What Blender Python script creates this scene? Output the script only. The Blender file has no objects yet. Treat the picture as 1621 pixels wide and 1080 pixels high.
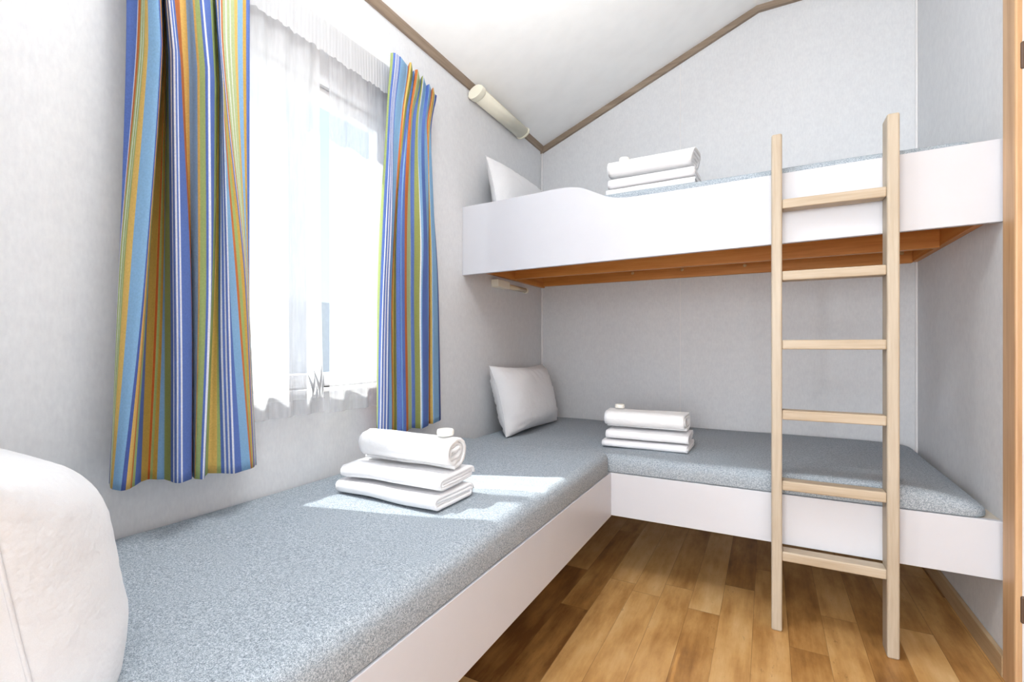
import bpy, bmesh, math, random
from mathutils import Vector, Matrix, noise

SC = bpy.context.scene
COL = SC.collection
random.seed(7)

# ------------------------------------------------------------------ camera
cam_data = bpy.data.cameras.new('camera')
cam = bpy.data.objects.new('camera', cam_data)
COL.objects.link(cam)
cam_data.sensor_width = 36.0
cam_data.lens = 760.0 / 1621.0 * 36.0
cam_data.shift_y = 9.0 / 1621.0
cam_data.clip_start = 0.02
cam.location = (1.25, 0.0, 0.93)
cam.rotation_euler = (math.radians(90), 0, math.atan(403.5 / 760.0))
SC.camera = cam

# ------------------------------------------------------------------ view, world, light
SC.view_settings.view_transform = 'Standard'
SC.view_settings.look = 'None'
SC.view_settings.gamma = 1.0
SC.view_settings.exposure = 0.66
SC.view_settings.use_curve_mapping = False

def rgb(r, g, b):
    def f(c):
        c /= 255.0
        return c / 12.92 if c <= 0.04045 else ((c + 0.055) / 1.055) ** 2.4
    return (f(r), f(g), f(b), 1.0)

W = bpy.data.worlds.new('daylight')
SC.world = W
W.use_nodes = True
wn, wl = W.node_tree.nodes, W.node_tree.links
wn.clear()
w_out = wn.new('ShaderNodeOutputWorld')
w_bg = wn.new('ShaderNodeBackground')
w_tc = wn.new('ShaderNodeTexCoord')
w_sep = wn.new('ShaderNodeSeparateXYZ')
w_ramp = wn.new('ShaderNodeValToRGB')
wl.new(w_tc.outputs['Generated'], w_sep.inputs[0])
wl.new(w_sep.outputs['Z'], w_ramp.inputs[0])
w_ramp.color_ramp.elements[0].position = 0.0
w_ramp.color_ramp.elements[0].color = (0.70, 0.76, 0.88, 1)
w_ramp.color_ramp.elements[1].position = 0.6
w_ramp.color_ramp.elements[1].color = (0.55, 0.68, 0.92, 1)
wl.new(w_ramp.outputs[0], w_bg.inputs['Color'])
w_bg.inputs['Strength'].default_value = 1.0
wl.new(w_bg.outputs[0], w_out.inputs['Surface'])

def lamp(name, kind, loc, target, power, color=(1, 1, 1), size=None, size_y=None, angle=None):
    d = bpy.data.lights.new(name, kind)
    d.energy = power
    d.color = color
    if size is not None:
        d.shape = 'RECTANGLE'
        d.size = size
        d.size_y = size_y or size
    if angle is not None:
        d.angle = angle
    o = bpy.data.objects.new(name, d)
    COL.objects.link(o)
    o.location = loc
    o.rotation_euler = (Vector(target) - Vector(loc)).to_track_quat('-Z', 'Y').to_euler()
    return o

# the sun comes in steeply through the side window
SUN_DIR = Vector((1.0, 0.32, -1.62))
lamp('sun', 'SUN', Vector((0.3, 1.2, 0.6)) - SUN_DIR * 4, (0.3, 1.2, 0.6), 10.0, (1.0, 0.97, 0.92), angle=math.radians(0.8))
# fill light added behind the camera, just inside the added glazed doors
lamp('rear_fill', 'AREA', (0.97, -2.56, 1.22), (0.97, 1.0, 1.08), 60, (0.94, 0.975, 1.0), 1.5, 1.6)
# fill light added at the closed left wall to brighten the right wall
lamp('right_wall_fill', 'AREA', (0.03, -0.95, 1.25), (1.846, 1.9, 0.95), 40, (0.93, 0.97, 1.0), 1.3, 1.1)
# unseen light added to brighten the sloping ceiling, which bounces it down
ceiling_fill = lamp('ceiling_bounce_fill', 'AREA', (1.22, -0.10, 1.30), (0.72, 1.00, 2.45), 6.5, (0.95, 0.98, 1.0), 0.18, 0.18)
ceiling_fill.data.spread = math.radians(56)
# unseen downward light added over the side bed to brighten its mattress
lamp('side_bed_fill', 'AREA', (0.62, 0.72, 2.36), (0.60, 0.74, 0.0), 6.5, (0.95, 0.98, 1.0), 0.35, 0.35)

# ------------------------------------------------------------------ materials
def new_mat(name):
    m = bpy.data.materials.new(name)
    m.use_nodes = True
    nt = m.node_tree
    b = nt.nodes['Principled BSDF']
    return m, nt, b

def N(nt, t, **kw):
    n = nt.nodes.new(t)
    for k, v in kw.items():
        setattr(n, k, v)
    return n

def math_node(nt, op, a, b=None):
    n = nt.nodes.new('ShaderNodeMath')
    n.operation = op
    for i, v in enumerate((a, b)):
        if v is None:
            continue
        if isinstance(v, (int, float)):
            n.inputs[i].default_value = v
        else:
            nt.links.new(v, n.inputs[i])
    return n.outputs[0]

def ramp(nt, fac, stops, interp='LINEAR'):
    r = nt.nodes.new('ShaderNodeValToRGB')
    cr = r.color_ramp
    cr.interpolation = interp
    while len(cr.elements) < len(stops):
        cr.elements.new(0.5)
    for e, (p, c) in zip(cr.elements, stops):
        e.position = p
        e.color = c
    nt.links.new(fac, r.inputs[0])
    return r.outputs[0]

def obj_coord(nt, scale=(1, 1, 1)):
    tc = N(nt, 'ShaderNodeTexCoord')
    mp = N(nt, 'ShaderNodeMapping')
    mp.inputs['Scale'].default_value = scale
    nt.links.new(tc.outputs['Object'], mp.inputs['Vector'])
    return mp.outputs[0]

def noise_tex(nt, vec, scale, detail=3.0, rough=0.55):
    n = N(nt, 'ShaderNodeTexNoise')
    n.inputs['Scale'].default_value = scale
    n.inputs['Detail'].default_value = detail
    n.inputs['Roughness'].default_value = rough
    nt.links.new(vec, n.inputs['Vector'])
    return n.outputs['Fac']

def bump(nt, b, height, strength, dist):
    bp = N(nt, 'ShaderNodeBump')
    bp.inputs['Strength'].default_value = strength
    bp.inputs['Distance'].default_value = dist
    nt.links.new(height, bp.inputs['Height'])
    nt.links.new(bp.outputs[0], b.inputs['Normal'])

def plain(name, color, rough=0.5, spec=0.5, var=0.04, scale=12.0):
    m, nt, b = new_mat(name)
    v = noise_tex(nt, obj_coord(nt), scale)
    c0 = tuple(x * (1 - var) for x in color[:3]) + (1,)
    c1 = tuple(min(1, x * (1 + var)) for x in color[:3]) + (1,)
    nt.links.new(ramp(nt, v, [(0.3, c0), (0.7, c1)]), b.inputs['Base Color'])
    b.inputs['Roughness'].default_value = rough
    b.inputs['Specular IOR Level'].default_value = spec
    return m

def wallpaper(name, base, dark):
    m, nt, b = new_mat(name)
    fine = noise_tex(nt, obj_coord(nt, (1, 1, 0.35)), 140, 4)
    mid = noise_tex(nt, obj_coord(nt), 28, 5, 0.65)
    mix = math_node(nt, 'ADD', math_node(nt, 'MULTIPLY', fine, 0.5), math_node(nt, 'MULTIPLY', mid, 0.5))
    nt.links.new(ramp(nt, mix, [(0.36, dark), (0.62, base)]), b.inputs['Base Color'])
    b.inputs['Roughness'].default_value = 0.62
    b.inputs['Specular IOR Level'].default_value = 0.3
    bump(nt, b, fine, 0.12, 0.002)
    return m

def wood(name, light, mid, dark, axis='X', scale=1.0, rough=0.45, knots=0.0):
    """streaky grain running along the given axis of the object"""
    m, nt, b = new_mat(name)
    s = {'X': (1.2, 22, 22), 'Y': (22, 1.2, 22), 'Z': (22, 22, 1.2)}[axis]
    v = obj_coord(nt, tuple(k * scale for k in s))
    g = noise_tex(nt, v, 1.0, 6, 0.62)
    f = noise_tex(nt, v, 5.0, 3, 0.6)
    t = math_node(nt, 'ADD', math_node(nt, 'MULTIPLY', g, 0.72), math_node(nt, 'MULTIPLY', f, 0.28))
    col = ramp(nt, t, [(0.33, dark), (0.5, mid), (0.66, light)])
    if knots:
        s2 = {'X': (4, 14, 14), 'Y': (14, 4, 14), 'Z': (14, 14, 4)}[axis]
        vo = N(nt, 'ShaderNodeTexVoronoi')
        vo.inputs['Scale'].default_value = 1.0
        nt.links.new(obj_coord(nt, tuple(k * scale * 0.5 for k in s2)), vo.inputs['Vector'])
        k = ramp(nt, vo.outputs['Distance'], [(0.0, (1, 1, 1, 1)), (knots, (0, 0, 0, 1))])
        mx = N(nt, 'ShaderNodeMix', data_type='RGBA')
        nt.links.new(k, mx.inputs[0])
        nt.links.new(col, mx.inputs[6])
        mx.inputs[7].default_value = tuple(c * 0.4 for c in dark[:3]) + (1,)
        col = mx.outputs[2]
    nt.links.new(col, b.inputs['Base Color'])
    b.inputs['Roughness'].default_value = rough
    return m

def floor_material():
    m, nt, b = new_mat('laminate_floor')
    tc = N(nt, 'ShaderNodeTexCoord')
    sp = N(nt, 'ShaderNodeSeparateXYZ')
    nt.links.new(tc.outputs['Object'], sp.inputs[0])
    X, Y = sp.outputs['X'], sp.outputs['Y']
    pw, pl = 0.103, 0.78
    xs = math_node(nt, 'DIVIDE', math_node(nt, 'ADD', X, 0.028), pw)
    row = math_node(nt, 'FLOOR', xs)
    wn1 = N(nt, 'ShaderNodeTexWhiteNoise', noise_dimensions='1D')
    nt.links.new(row, wn1.inputs['W'])
    ys = math_node(nt, 'ADD', math_node(nt, 'DIVIDE', Y, pl), wn1.outputs['Value'])
    brd = math_node(nt, 'FLOOR', ys)
    cmb = N(nt, 'ShaderNodeCombineXYZ')
    nt.links.new(row, cmb.inputs[0])
    nt.links.new(brd, cmb.inputs[1])
    wn2 = N(nt, 'ShaderNodeTexWhiteNoise', noise_dimensions='3D')
    nt.links.new(cmb.outputs[0], wn2.inputs['Vector'])
    tone = wn2.outputs['Value']
    # grain, shifted from board to board
    sh = N(nt, 'ShaderNodeVectorMath', operation='MULTIPLY_ADD')
    nt.links.new(wn2.outputs['Color'], sh.inputs[0])
    sh.inputs[1].default_value = (9, 9, 9)
    nt.links.new(tc.outputs['Object'], sh.inputs[2])
    mp = N(nt, 'ShaderNodeMapping')
    mp.inputs['Scale'].default_value = (26, 3.2, 1)
    nt.links.new(sh.outputs[0], mp.inputs['Vector'])
    g = noise_tex(nt, mp.outputs[0], 1.0, 7, 0.66)
    mp2 = N(nt, 'ShaderNodeMapping')
    mp2.inputs['Scale'].default_value = (9, 4.0, 1)
    nt.links.new(sh.outputs[0], mp2.inputs['Vector'])
    blot = noise_tex(nt, mp2.outputs[0], 1.0, 4, 0.6)
    t = math_node(nt, 'ADD', math_node(nt, 'MULTIPLY', tone, 0.30),
                  math_node(nt, 'ADD', math_node(nt, 'MULTIPLY', g, 0.40), math_node(nt, 'MULTIPLY', blot, 0.42)))
    col = ramp(nt, t, [(0.36, rgb(122, 80, 40)), (0.50, rgb(176, 128, 72)), (0.62, rgb(206, 160, 100)), (0.78, rgb(226, 190, 136))])
    # dark flecks
    mp3 = N(nt, 'ShaderNodeMapping')
    mp3.inputs['Scale'].default_value = (70, 26, 1)
    nt.links.new(sh.outputs[0], mp3.inputs['Vector'])
    fl = noise_tex(nt, mp3.outputs[0], 1.0, 5, 0.7)
    flm = math_node(nt, 'MULTIPLY', ramp(nt, fl, [(0.60, (0, 0, 0, 1)), (0.72, (1, 1, 1, 1))]),
                    ramp(nt, blot, [(0.48, (0, 0, 0, 1)), (0.62, (1, 1, 1, 1))]))
    # seams
    fx = math_node(nt, 'FRACT', xs)
    fy = math_node(nt, 'FRACT', ys)
    ex = math_node(nt, 'LESS_THAN', fx, 0.016)
    ey = math_node(nt, 'LESS_THAN', fy, 0.0032)
    seam = math_node(nt, 'MAXIMUM', ex, ey)
    dk = math_node(nt, 'MINIMUM', math_node(nt, 'ADD', math_node(nt, 'MULTIPLY', seam, 0.45), math_node(nt, 'MULTIPLY', flm, 0.5)), 0.8)
    mx = N(nt, 'ShaderNodeMix', data_type='RGBA')
    nt.links.new(dk, mx.inputs[0])
    nt.links.new(col, mx.inputs[6])
    mx.inputs[7].default_value = rgb(84, 52, 26)
    nt.links.new(mx.outputs[2], b.inputs['Base Color'])
    b.inputs['Roughness'].default_value = 0.38
    b.inputs['Specular IOR Level'].default_value = 0.4
    return m

def melange(name, lo, mid, hi):
    m, nt, b = new_mat(name)
    v = obj_coord(nt)
    a = noise_tex(nt, v, 620, 2, 0.7)
    c = noise_tex(nt, v, 230, 2, 0.6)
    t = math_node(nt, 'ADD', math_node(nt, 'MULTIPLY', a, 0.7), math_node(nt, 'MULTIPLY', c, 0.3))
    nt.links.new(ramp(nt, t, [(0.36, lo), (0.5, mid), (0.64, hi)]), b.inputs['Base Color'])
    b.inputs['Roughness'].default_value = 0.95
    b.inputs['Specular IOR Level'].default_value = 0.1
    bump(nt, b, t, 0.35, 0.002)
    return m

def linen(name, color, weave=700, crumple=0.0):
    m, nt, b = new_mat(name)
    v = obj_coord(nt)
    a = noise_tex(nt, v, weave, 2)
    k = noise_tex(nt, v, 16, 4, 0.6)
    c0 = tuple(x * 0.95 for x in color[:3]) + (1,)
    nt.links.new(ramp(nt, a, [(0.3, c0), (0.7, color)]), b.inputs['Base Color'])
    b.inputs['Roughness'].default_value = 0.9
    b.inputs['Specular IOR Level'].default_value = 0.15
    b.inputs['Sheen Weight'].default_value = 0.15
    if crumple:
        bump(nt, b, k, crumple, 0.02)
    else:
        bump(nt, b, a, 0.25, 0.002)
    return m

def striped_cloth():
    m, nt, b = new_mat('striped_curtain_cloth')
    at = N(nt, 'ShaderNodeAttribute', attribute_name='stripe')
    w = noise_tex(nt, obj_coord(nt, (1, 1, 1)), 260, 3)
    mx = N(nt, 'ShaderNodeMix', data_type='RGBA', blend_type='MULTIPLY')
    mx.inputs[0].default_value = 1.0
    nt.links.new(at.outputs['Color'], mx.inputs[6])
    nt.links.new(ramp(nt, w, [(0.3, (0.86, 0.86, 0.86, 1)), (0.7, (1, 1, 1, 1))]), mx.inputs[7])
    nt.links.new(mx.outputs[2], b.inputs['Base Color'])
    b.inputs['Roughness'].default_value = 0.85
    b.inputs['Specular IOR Level'].default_value = 0.15
    tr = N(nt, 'ShaderNodeBsdfTranslucent')
    nt.links.new(mx.outputs[2], tr.inputs['Color'])
    ms = N(nt, 'ShaderNodeMixShader')
    ms.inputs[0].default_value = 0.18
    nt.links.new(b.outputs[0], ms.inputs[1])
    nt.links.new(tr.outputs[0], ms.inputs[2])
    nt.links.new(ms.outputs[0], nt.nodes['Material Output'].inputs['Surface'])
    return m

def sheer(name, clear, color):
    m, nt, b = new_mat(name)
    v = obj_coord(nt, (1, 1, 0.12))
    n1 = noise_tex(nt, v, 60, 3)
    tp = N(nt, 'ShaderNodeBsdfTransparent')
    tl = N(nt, 'ShaderNodeBsdfTranslucent')
    tl.inputs['Color'].default_value = color
    b.inputs['Base Color'].default_value = color
    b.inputs['Roughness'].default_value = 0.9
    b.inputs['Specular IOR Level'].default_value = 0.1
    m1 = N(nt, 'ShaderNodeMixShader')
    m1.inputs[0].default_value = 0.55
    nt.links.new(b.outputs[0], m1.inputs[1])
    nt.links.new(tl.outputs[0], m1.inputs[2])
    m2 = N(nt, 'ShaderNodeMixShader')
    nt.links.new(ramp(nt, n1, [(0.3, (clear * 0.75,) * 3 + (1,)), (0.7, (min(1, clear * 1.2),) * 3 + (1,))]), m2.inputs[0])
    nt.links.new(m1.outputs[0], m2.inputs[1])
    nt.links.new(tp.outputs[0], m2.inputs[2])
    nt.links.new(m2.outputs[0], nt.nodes['Material Output'].inputs['Surface'])
    return m

def pane_glass(name):
    m, nt, b = new_mat(name)
    nt.nodes.remove(b)
    tp = N(nt, 'ShaderNodeBsdfTransparent')
    tp.inputs['Color'].default_value = (0.96, 0.98, 0.98, 1)
    gl = N(nt, 'ShaderNodeBsdfGlossy')
    gl.inputs['Roughness'].default_value = 0.02
    ms = N(nt, 'ShaderNodeMixShader')
    ms.inputs[0].default_value = 0.05
    nt.links.new(tp.outputs[0], ms.inputs[1])
    nt.links.new(gl.outputs[0], ms.inputs[2])
    nt.links.new(ms.outputs[0], nt.nodes['Material Output'].inputs['Surface'])
    return m

M = {}
M['wall'] = wallpaper('pale_grey_wallpaper', rgb(226, 227, 229), rgb(217, 218, 221))
M['ceiling'] = plain('ceiling_panel', rgb(248, 248, 247), 0.6, 0.3, 0.02)
M['floor'] = floor_material()
M['white'] = plain('white_laminate', rgb(208, 209, 215), 0.35, 0.45, 0.01)
M['edge'] = plain('white_edge_band', rgb(236, 234, 234), 0.4, 0.4, 0.01)
M['trim'] = wood('grey_brown_trim', rgb(164, 146, 128), rgb(146, 128, 110), rgb(124, 106, 90), 'Y', 1.0, 0.5)
M['trim_x'] = wood('grey_brown_gable_trim', rgb(164, 146, 128), rgb(146, 128, 110), rgb(124, 106, 90), 'X', 1.0, 0.5)
M['skirting'] = wood('brown_skirting', rgb(206, 180, 146), rgb(190, 162, 126), rgb(170, 140, 104), 'Y', 1.0, 0.5)
M['door'] = wood('oak_door', rgb(214, 178, 136), rgb(200, 160, 118), rgb(180, 138, 98), 'Z', 1.0, 0.45)
M['pine'] = wood('orange_pine', rgb(222, 158, 86), rgb(208, 138, 66), rgb(184, 112, 46), 'X', 1.0, 0.45, 0.09)
M['pine_y'] = wood('orange_pine_cleat', rgb(222, 158, 86), rgb(208, 138, 66), rgb(184, 112, 46), 'Y', 1.0, 0.45, 0.07)
M['ladder'] = wood('pale_beech', rgb(196, 184, 166), rgb(184, 170, 150), rgb(168, 150, 128), 'Z', 1.3, 0.5)
M['rung'] = wood('pale_beech_rung', rgb(196, 182, 162), rgb(184, 167, 144), rgb(166, 146, 120), 'X', 1.3, 0.5)
M['mattress'] = melange('blue_grey_melange', rgb(112, 121, 129), rgb(160, 170, 179), rgb(208, 215, 221))
M['slat'] = plain('bed_board', rgb(205, 196, 182), 0.6, 0.3, 0.04)
M['towel'] = linen('white_towelling', rgb(247, 247, 248), 600, 0.35)
M['sheet'] = linen('white_bed_linen', rgb(246, 245, 247), 900, 0.22)
M['pillow'] = linen('white_pillowcase', rgb(226, 226, 228), 900, 0.30)
M['soap'] = plain('ivory_soap', rgb(246, 244, 236), 0.4, 0.4, 0.01)
M['curtain'] = striped_cloth()
M['sheer'] = sheer('white_net', 0.32, (0.80, 0.80, 0.81, 1))
M['sheer_thin'] = sheer('thin_white_net', 0.52, (0.76, 0.76, 0.78, 1))
M['lace'] = sheer('white_lace_frill', 0.12, (0.86, 0.86, 0.87, 1))
M['motif'] = plain('grey_embroidery', rgb(176, 178, 182), 0.8, 0.2, 0.03)
M['rail'] = plain('white_rail', rgb(238, 238, 234), 0.4, 0.4, 0.01)
M['cream'] = plain('cream_plastic', rgb(238, 234, 216), 0.4, 0.4, 0.01)
M['diffuser'] = plain('ivory_diffuser', rgb(222, 214, 190), 0.35, 0.5, 0.02)
M['amber'] = plain('clear_amber_tube', rgb(226, 212, 182), 0.15, 0.6, 0.04)
M['pvc'] = plain('white_window_pvc', rgb(240, 240, 241), 0.35, 0.4, 0.01)
M['glass'] = pane_glass('window_glass')
M['hinge'] = plain('dark_bronze', rgb(88, 66, 52), 0.4, 0.5, 0.08)
M['screw'] = plain('brass_screw', rgb(206, 170, 120), 0.3, 0.6, 0.05)
M['outside'] = plain('pale_gravel', rgb(172, 172, 170), 0.9, 0.1, 0.1, 30)
M['outwall'] = plain('grey_cladding', rgb(196, 198, 200), 0.8, 0.2, 0.04)

# ------------------------------------------------------------------ mesh helpers
def link(name, me, mat, parent=None):
    o = bpy.data.objects.new(name, me)
    COL.objects.link(o)
    if mat:
        me.materials.append(mat)
    if parent:
        o.parent = parent
    return o

def from_bm(name, bm, mat, parent=None, smooth=False, recalc=True):
    if recalc:
        bmesh.ops.recalc_face_normals(bm, faces=bm.faces)
    me = bpy.data.meshes.new(name)
    bm.to_mesh(me)
    bm.free()
    if smooth:
        for p in me.polygons:
            p.use_smooth = True
    return link(name, me, mat, parent)

def add_box(bm, lo, hi, bev=0.0, seg=2):
    t = bmesh.new()
    bmesh.ops.create_cube(t, size=1.0)
    lo, hi = Vector(lo), Vector(hi)
    for v in t.verts:
        v.co = Vector((lo[i] + (v.co[i] + 0.5) * (hi[i] - lo[i]) for i in range(3)))
    if bev > 0:
        bmesh.ops.bevel(t, geom=t.edges[:] + t.verts[:], offset=bev, segments=seg, profile=0.5, affect='EDGES')
    me = bpy.data.meshes.new('tmp')
    t.to_mesh(me)
    t.free()
    bm.from_mesh(me)
    bpy.data.meshes.remove(me)

def box(name, lo, hi, mat, parent=None, bev=0.0, seg=2):
    bm = bmesh.new()
    add_box(bm, lo, hi, bev, seg)
    return from_bm(name, bm, mat, parent)

def prism(name, poly, ax, a, b, mat, parent=None, bev=0.0):
    """extrude a closed outline (pairs of the two other axes) along axis ax from a to b"""
    bm = bmesh.new()
    oth = [i for i in range(3) if i != ax]
    def pt(p, h):
        c = [0, 0, 0]
        c[ax] = h
        c[oth[0]], c[oth[1]] = p
        return bm.verts.new(c)
    A = [pt(p, a) for p in poly]
    B = [pt(p, b) for p in poly]
    fa = bm.faces.new(A)
    fb = bm.faces.new(list(reversed(B)))
    n = len(poly)
    for i in range(n):
        bm.faces.new((A[i], B[i], B[(i + 1) % n], A[(i + 1) % n]))
    if bev:
        es = list(set(fa.edges[:] + fb.edges[:]))
        bmesh.ops.bevel(bm, geom=es, offset=bev, segments=2, profile=0.5, affect='EDGES')
    return from_bm(name, bm, mat, parent)

def thing(name, label, cat, loc=(0, 0, 0), group=None):
    o = bpy.data.objects.new(name, None)
    o.empty_display_size = 0.05
    COL.objects.link(o)
    o.location = loc
    return tag(o, label, cat, group)

def tag(o, label, cat, group=None):
    o['label'] = label
    o['category'] = cat
    if group:
        o['group'] = group
    return o

def structure(o):
    o['kind'] = 'structure'
    return o

def keep_world(o, parent):
    """parent a world-space mesh to an Empty at its thing's base"""
    o.parent = parent
    o.matrix_parent_inverse = Matrix.Translation(-parent.location)
    return o

# ------------------------------------------------------------------ room
RW, BY, FY = 1.846, 2.751, -2.60      # right wall x, back wall y, far end behind the camera
EAVE, RIDGE_X, RIDGE = 2.171, 1.205, 2.662
T = 0.06

structure(box('floor', (-T, FY - T, -0.05), (RW + T, BY + T, 0.0), M['floor']))

# left wall with the window opening
WY0, WY1, WZ0, WZ1 = 0.60, 1.37, 0.80, 1.765
bm = bmesh.new()
add_box(bm, (-T, FY, 0), (0, WY0, EAVE))
add_box(bm, (-T, WY1, 0), (0, BY, EAVE))
add_box(bm, (-T, WY0, 0), (0, WY1, WZ0))
add_box(bm, (-T, WY0, WZ1), (0, WY1, EAVE))
structure(from_bm('wall_left', bm, M['wall']))

# back wall: gable outline
gable = [(-T, 0), (RW + T, 0), (RW + T, RIDGE), (RIDGE_X, RIDGE), (-T, EAVE - T * 0.4)]
structure(prism('wall_back', gable, 1, BY, BY + T, M['wall']))

# ceiling: sloping part and flat part
sl = (RIDGE - EAVE) / RIDGE_X
cpoly = [(-T, EAVE - T * sl), (RIDGE_X, RIDGE), (RW + T, RIDGE), (RW + T, RIDGE + 0.05), (RIDGE_X, RIDGE + 0.05), (-T, EAVE - T * sl + 0.05)]
structure(prism('ceiling', cpoly, 1, FY, BY + T, M['ceiling']))

# right wall with the door opening
DY0, DY1, DH = 1.02, 1.752, 1.98
bm = bmesh.new()
add_box(bm, (RW, FY, 0), (RW + T, DY0, RIDGE))
add_box(bm, (RW, DY1, 0), (RW + T, BY, RIDGE))
add_box(bm, (RW, DY0, DH), (RW + T, DY1, RIDGE))
structure(from_bm('wall_right', bm, M['wall']))

# short partition at the head of the side bed, and the far end wall with added glazed doors
PHB = -0.10
ppoly = [(0, 0), (0.76, 0), (0.76, EAVE + 0.76 * sl), (0, EAVE)]
structure(prism('wall_partition', ppoly, 1, PHB - 0.05, PHB, M['wall']))
bm = bmesh.new()
add_box(bm, (-T, FY - T, 0), (0.20, FY, RIDGE))
add_box(bm, (1.72, FY - T, 0), (RW + T, FY, RIDGE))
add_box(bm, (0.20, FY - T, 2.12), (1.72, FY, RIDGE))
structure(from_bm('wall_front', bm, M['wall']))
g = bpy.data.objects.new('added_glazing', None)  # unseen glazed doors, added to admit light from behind the camera
COL.objects.link(g)
structure(g)
bm = bmesh.new()
for x0, x1 in ((0.20, 0.26), (0.93, 0.99), (1.66, 1.72)):
    add_box(bm, (x0, FY - 0.05, 0.0), (x1, FY - 0.01, 2.12))
add_box(bm, (0.20, FY - 0.05, 2.06), (1.72, FY - 0.01, 2.12))
add_box(bm, (0.20, FY - 0.05, 0.0), (1.72, FY - 0.01, 0.08))
from_bm('window_frame', bm, M['pvc'], g)
for x0, x1 in ((0.26, 0.93), (0.99, 1.66)):
    box('glass_pane', (x0, FY - 0.034, 0.08), (x1, FY - 0.028, 2.06), M['glass'], g)

# skirting, trims, panel joints
structure(box('baseboard_right', (RW - 0.014, DY1 + 0.082, 0.0), (RW, BY, 0.062), M['skirting'], bev=0.003))
structure(box('baseboard_back', (0.0, BY - 0.012, 0.0), (RW - 0.014, BY, 0.062), M['skirting']))
tz = 0.028
structure(prism('trim_1', [(0.0, EAVE), (0.022, EAVE + 0.022 * sl), (0.022, EAVE - 0.001), (0.010, EAVE - 0.022), (0.0, EAVE - 0.022)][::-1],
                1, PHB, BY, M['trim']))
# gable trim follows the ceiling up to the ridge and along the flat part
def ceil_z(x):
    return EAVE + sl * x if x < RIDGE_X else RIDGE
gt = [(0.0, ceil_z(0)), (RIDGE_X, RIDGE), (RW, RIDGE), (RW, RIDGE - 0.030), (RIDGE_X + 0.01, RIDGE - 0.030), (0.0, ceil_z(0) - 0.034)]
structure(prism('trim_2', gt, 1, BY - 0.018, BY, M['trim_x']))
structure(box('trim_3', (0.0, BY - 0.010, 0.0), (0.010, BY, EAVE - 0.022), M['edge'], bev=0.004))      # left corner bead
structure(box('trim_4', (RW - 0.009, BY - 0.009, 0.062), (RW, BY, RIDGE - 0.03), M['edge'], bev=0.003))   # right corner bead
structure(box('trim_5', (0.830, BY - 0.0025, 0.062), (0.834, BY, EAVE + 0.30), M['edge'], bev=0.001))       # panel joint

# window in the left wall
win = structure(bpy.data.objects.new('window_1', None))
COL.objects.link(win)
bm = bmesh.new()
fx0, fx1 = -0.055, -0.015
fr = 0.045
add_box(bm, (fx0, WY0, WZ0), (fx1, WY0 + fr, WZ1), 0.004)
add_box(bm, (fx0, WY1 - fr, WZ0), (fx1, WY1, WZ1), 0.004)
add_box(bm, (fx0, WY0 + fr, WZ0), (fx1, WY1 - fr, WZ0 + fr), 0.004)
add_box(bm, (fx0, WY0 + fr, WZ1 - fr), (fx1, WY1 - fr, WZ1), 0.004)
from_bm('window_frame', bm, M['pvc'], win)
box('mullion', (fx0, 0.895, WZ0 + fr), (fx1, 0.945, WZ1 - fr), M['pvc'], win, 0.004)
box('glass_pane', (-0.038, WY0 + fr, WZ0 + fr), (-0.032, 0.895, WZ1 - fr), M['glass'], win)
box('glass_pane', (-0.038, 0.945, WZ0 + fr), (-0.032, WY1 - fr, WZ1 - fr), M['glass'], win)
box('window_sill', (-0.058, WY0, WZ0 - 0.014), (0.018, WY1, WZ0), M['pvc'], win, 0.004)

# the ground and a pale wall outside the window
structure(box('ground_outside', (-14, -8, -0.65), (-T - 0.01, 14, -0.60), M['outside']))
structure(box('wall_outside', (-6.2, -4.0, -0.60), (-6.0, 11.0, 1.75), M['outwall']))

# door in the right wall
door = structure(bpy.data.objects.new('door_1', None))
COL.objects.link(door)
bm = bmesh.new()
aw = 0.080
add_box(bm, (RW - 0.014, DY1, 0.0), (RW + 0.004, DY1 + aw, DH + aw), 0.005)
add_box(bm, (RW - 0.014, DY0 - aw, 0.0), (RW + 0.004, DY0, DH + aw), 0.005)
add_box(bm, (RW - 0.014, DY0, DH), (RW + 0.004, DY1, DH + aw), 0.005)
from_bm('door_frame', bm, M['door'], door)
box('door_leaf', (RW + 0.006, DY0 + 0.004, 0.008), (RW + 0.046, DY1 - 0.004, DH - 0.004), M['door'], door, 0.003)
for z in (0.235, 1.70):
    bm = bmesh.new()
    add_box(bm, (RW - 0.004, DY1 - 0.006, z - 0.036), (RW + 0.008, DY1 + 0.008, z + 0.036), 0.004)
    from_bm('hinge', bm, M['hinge'], door)

# ------------------------------------------------------------------ beds
PY = 1.862                       # front plane of both bunks
PX = 0.706                       # front plane of the side bed
side = thing('bed_frame', 'long white side bed frame under the window, running along the left wall', 'bed', (0.35, 0.9, 0.0), 'white bed frames')
keep_world(box('front_panel', (PX - 0.018, PHB, 0.260), (PX, PY - 0.0005, 0.433), M['white'], None, 0.0015), side)
keep_world(box('base_board', (0.0, PHB, 0.405), (PX - 0.018, PY, 0.431), M['slat']), side)

low = thing('bed_frame', 'white lower bunk bed frame across the back wall, just above the floor', 'bed', (0.92, 2.3, 0.0), 'white bed frames')
keep_world(box('front_panel', (PX - 0.016, PY, 0.263), (RW, PY + 0.018, 0.431), M['white'], None, 0.0015), low)
keep_world(box('base_board', (0.0, PY + 0.018, 0.403), (RW, BY, 0.429), M['slat']), low)

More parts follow.
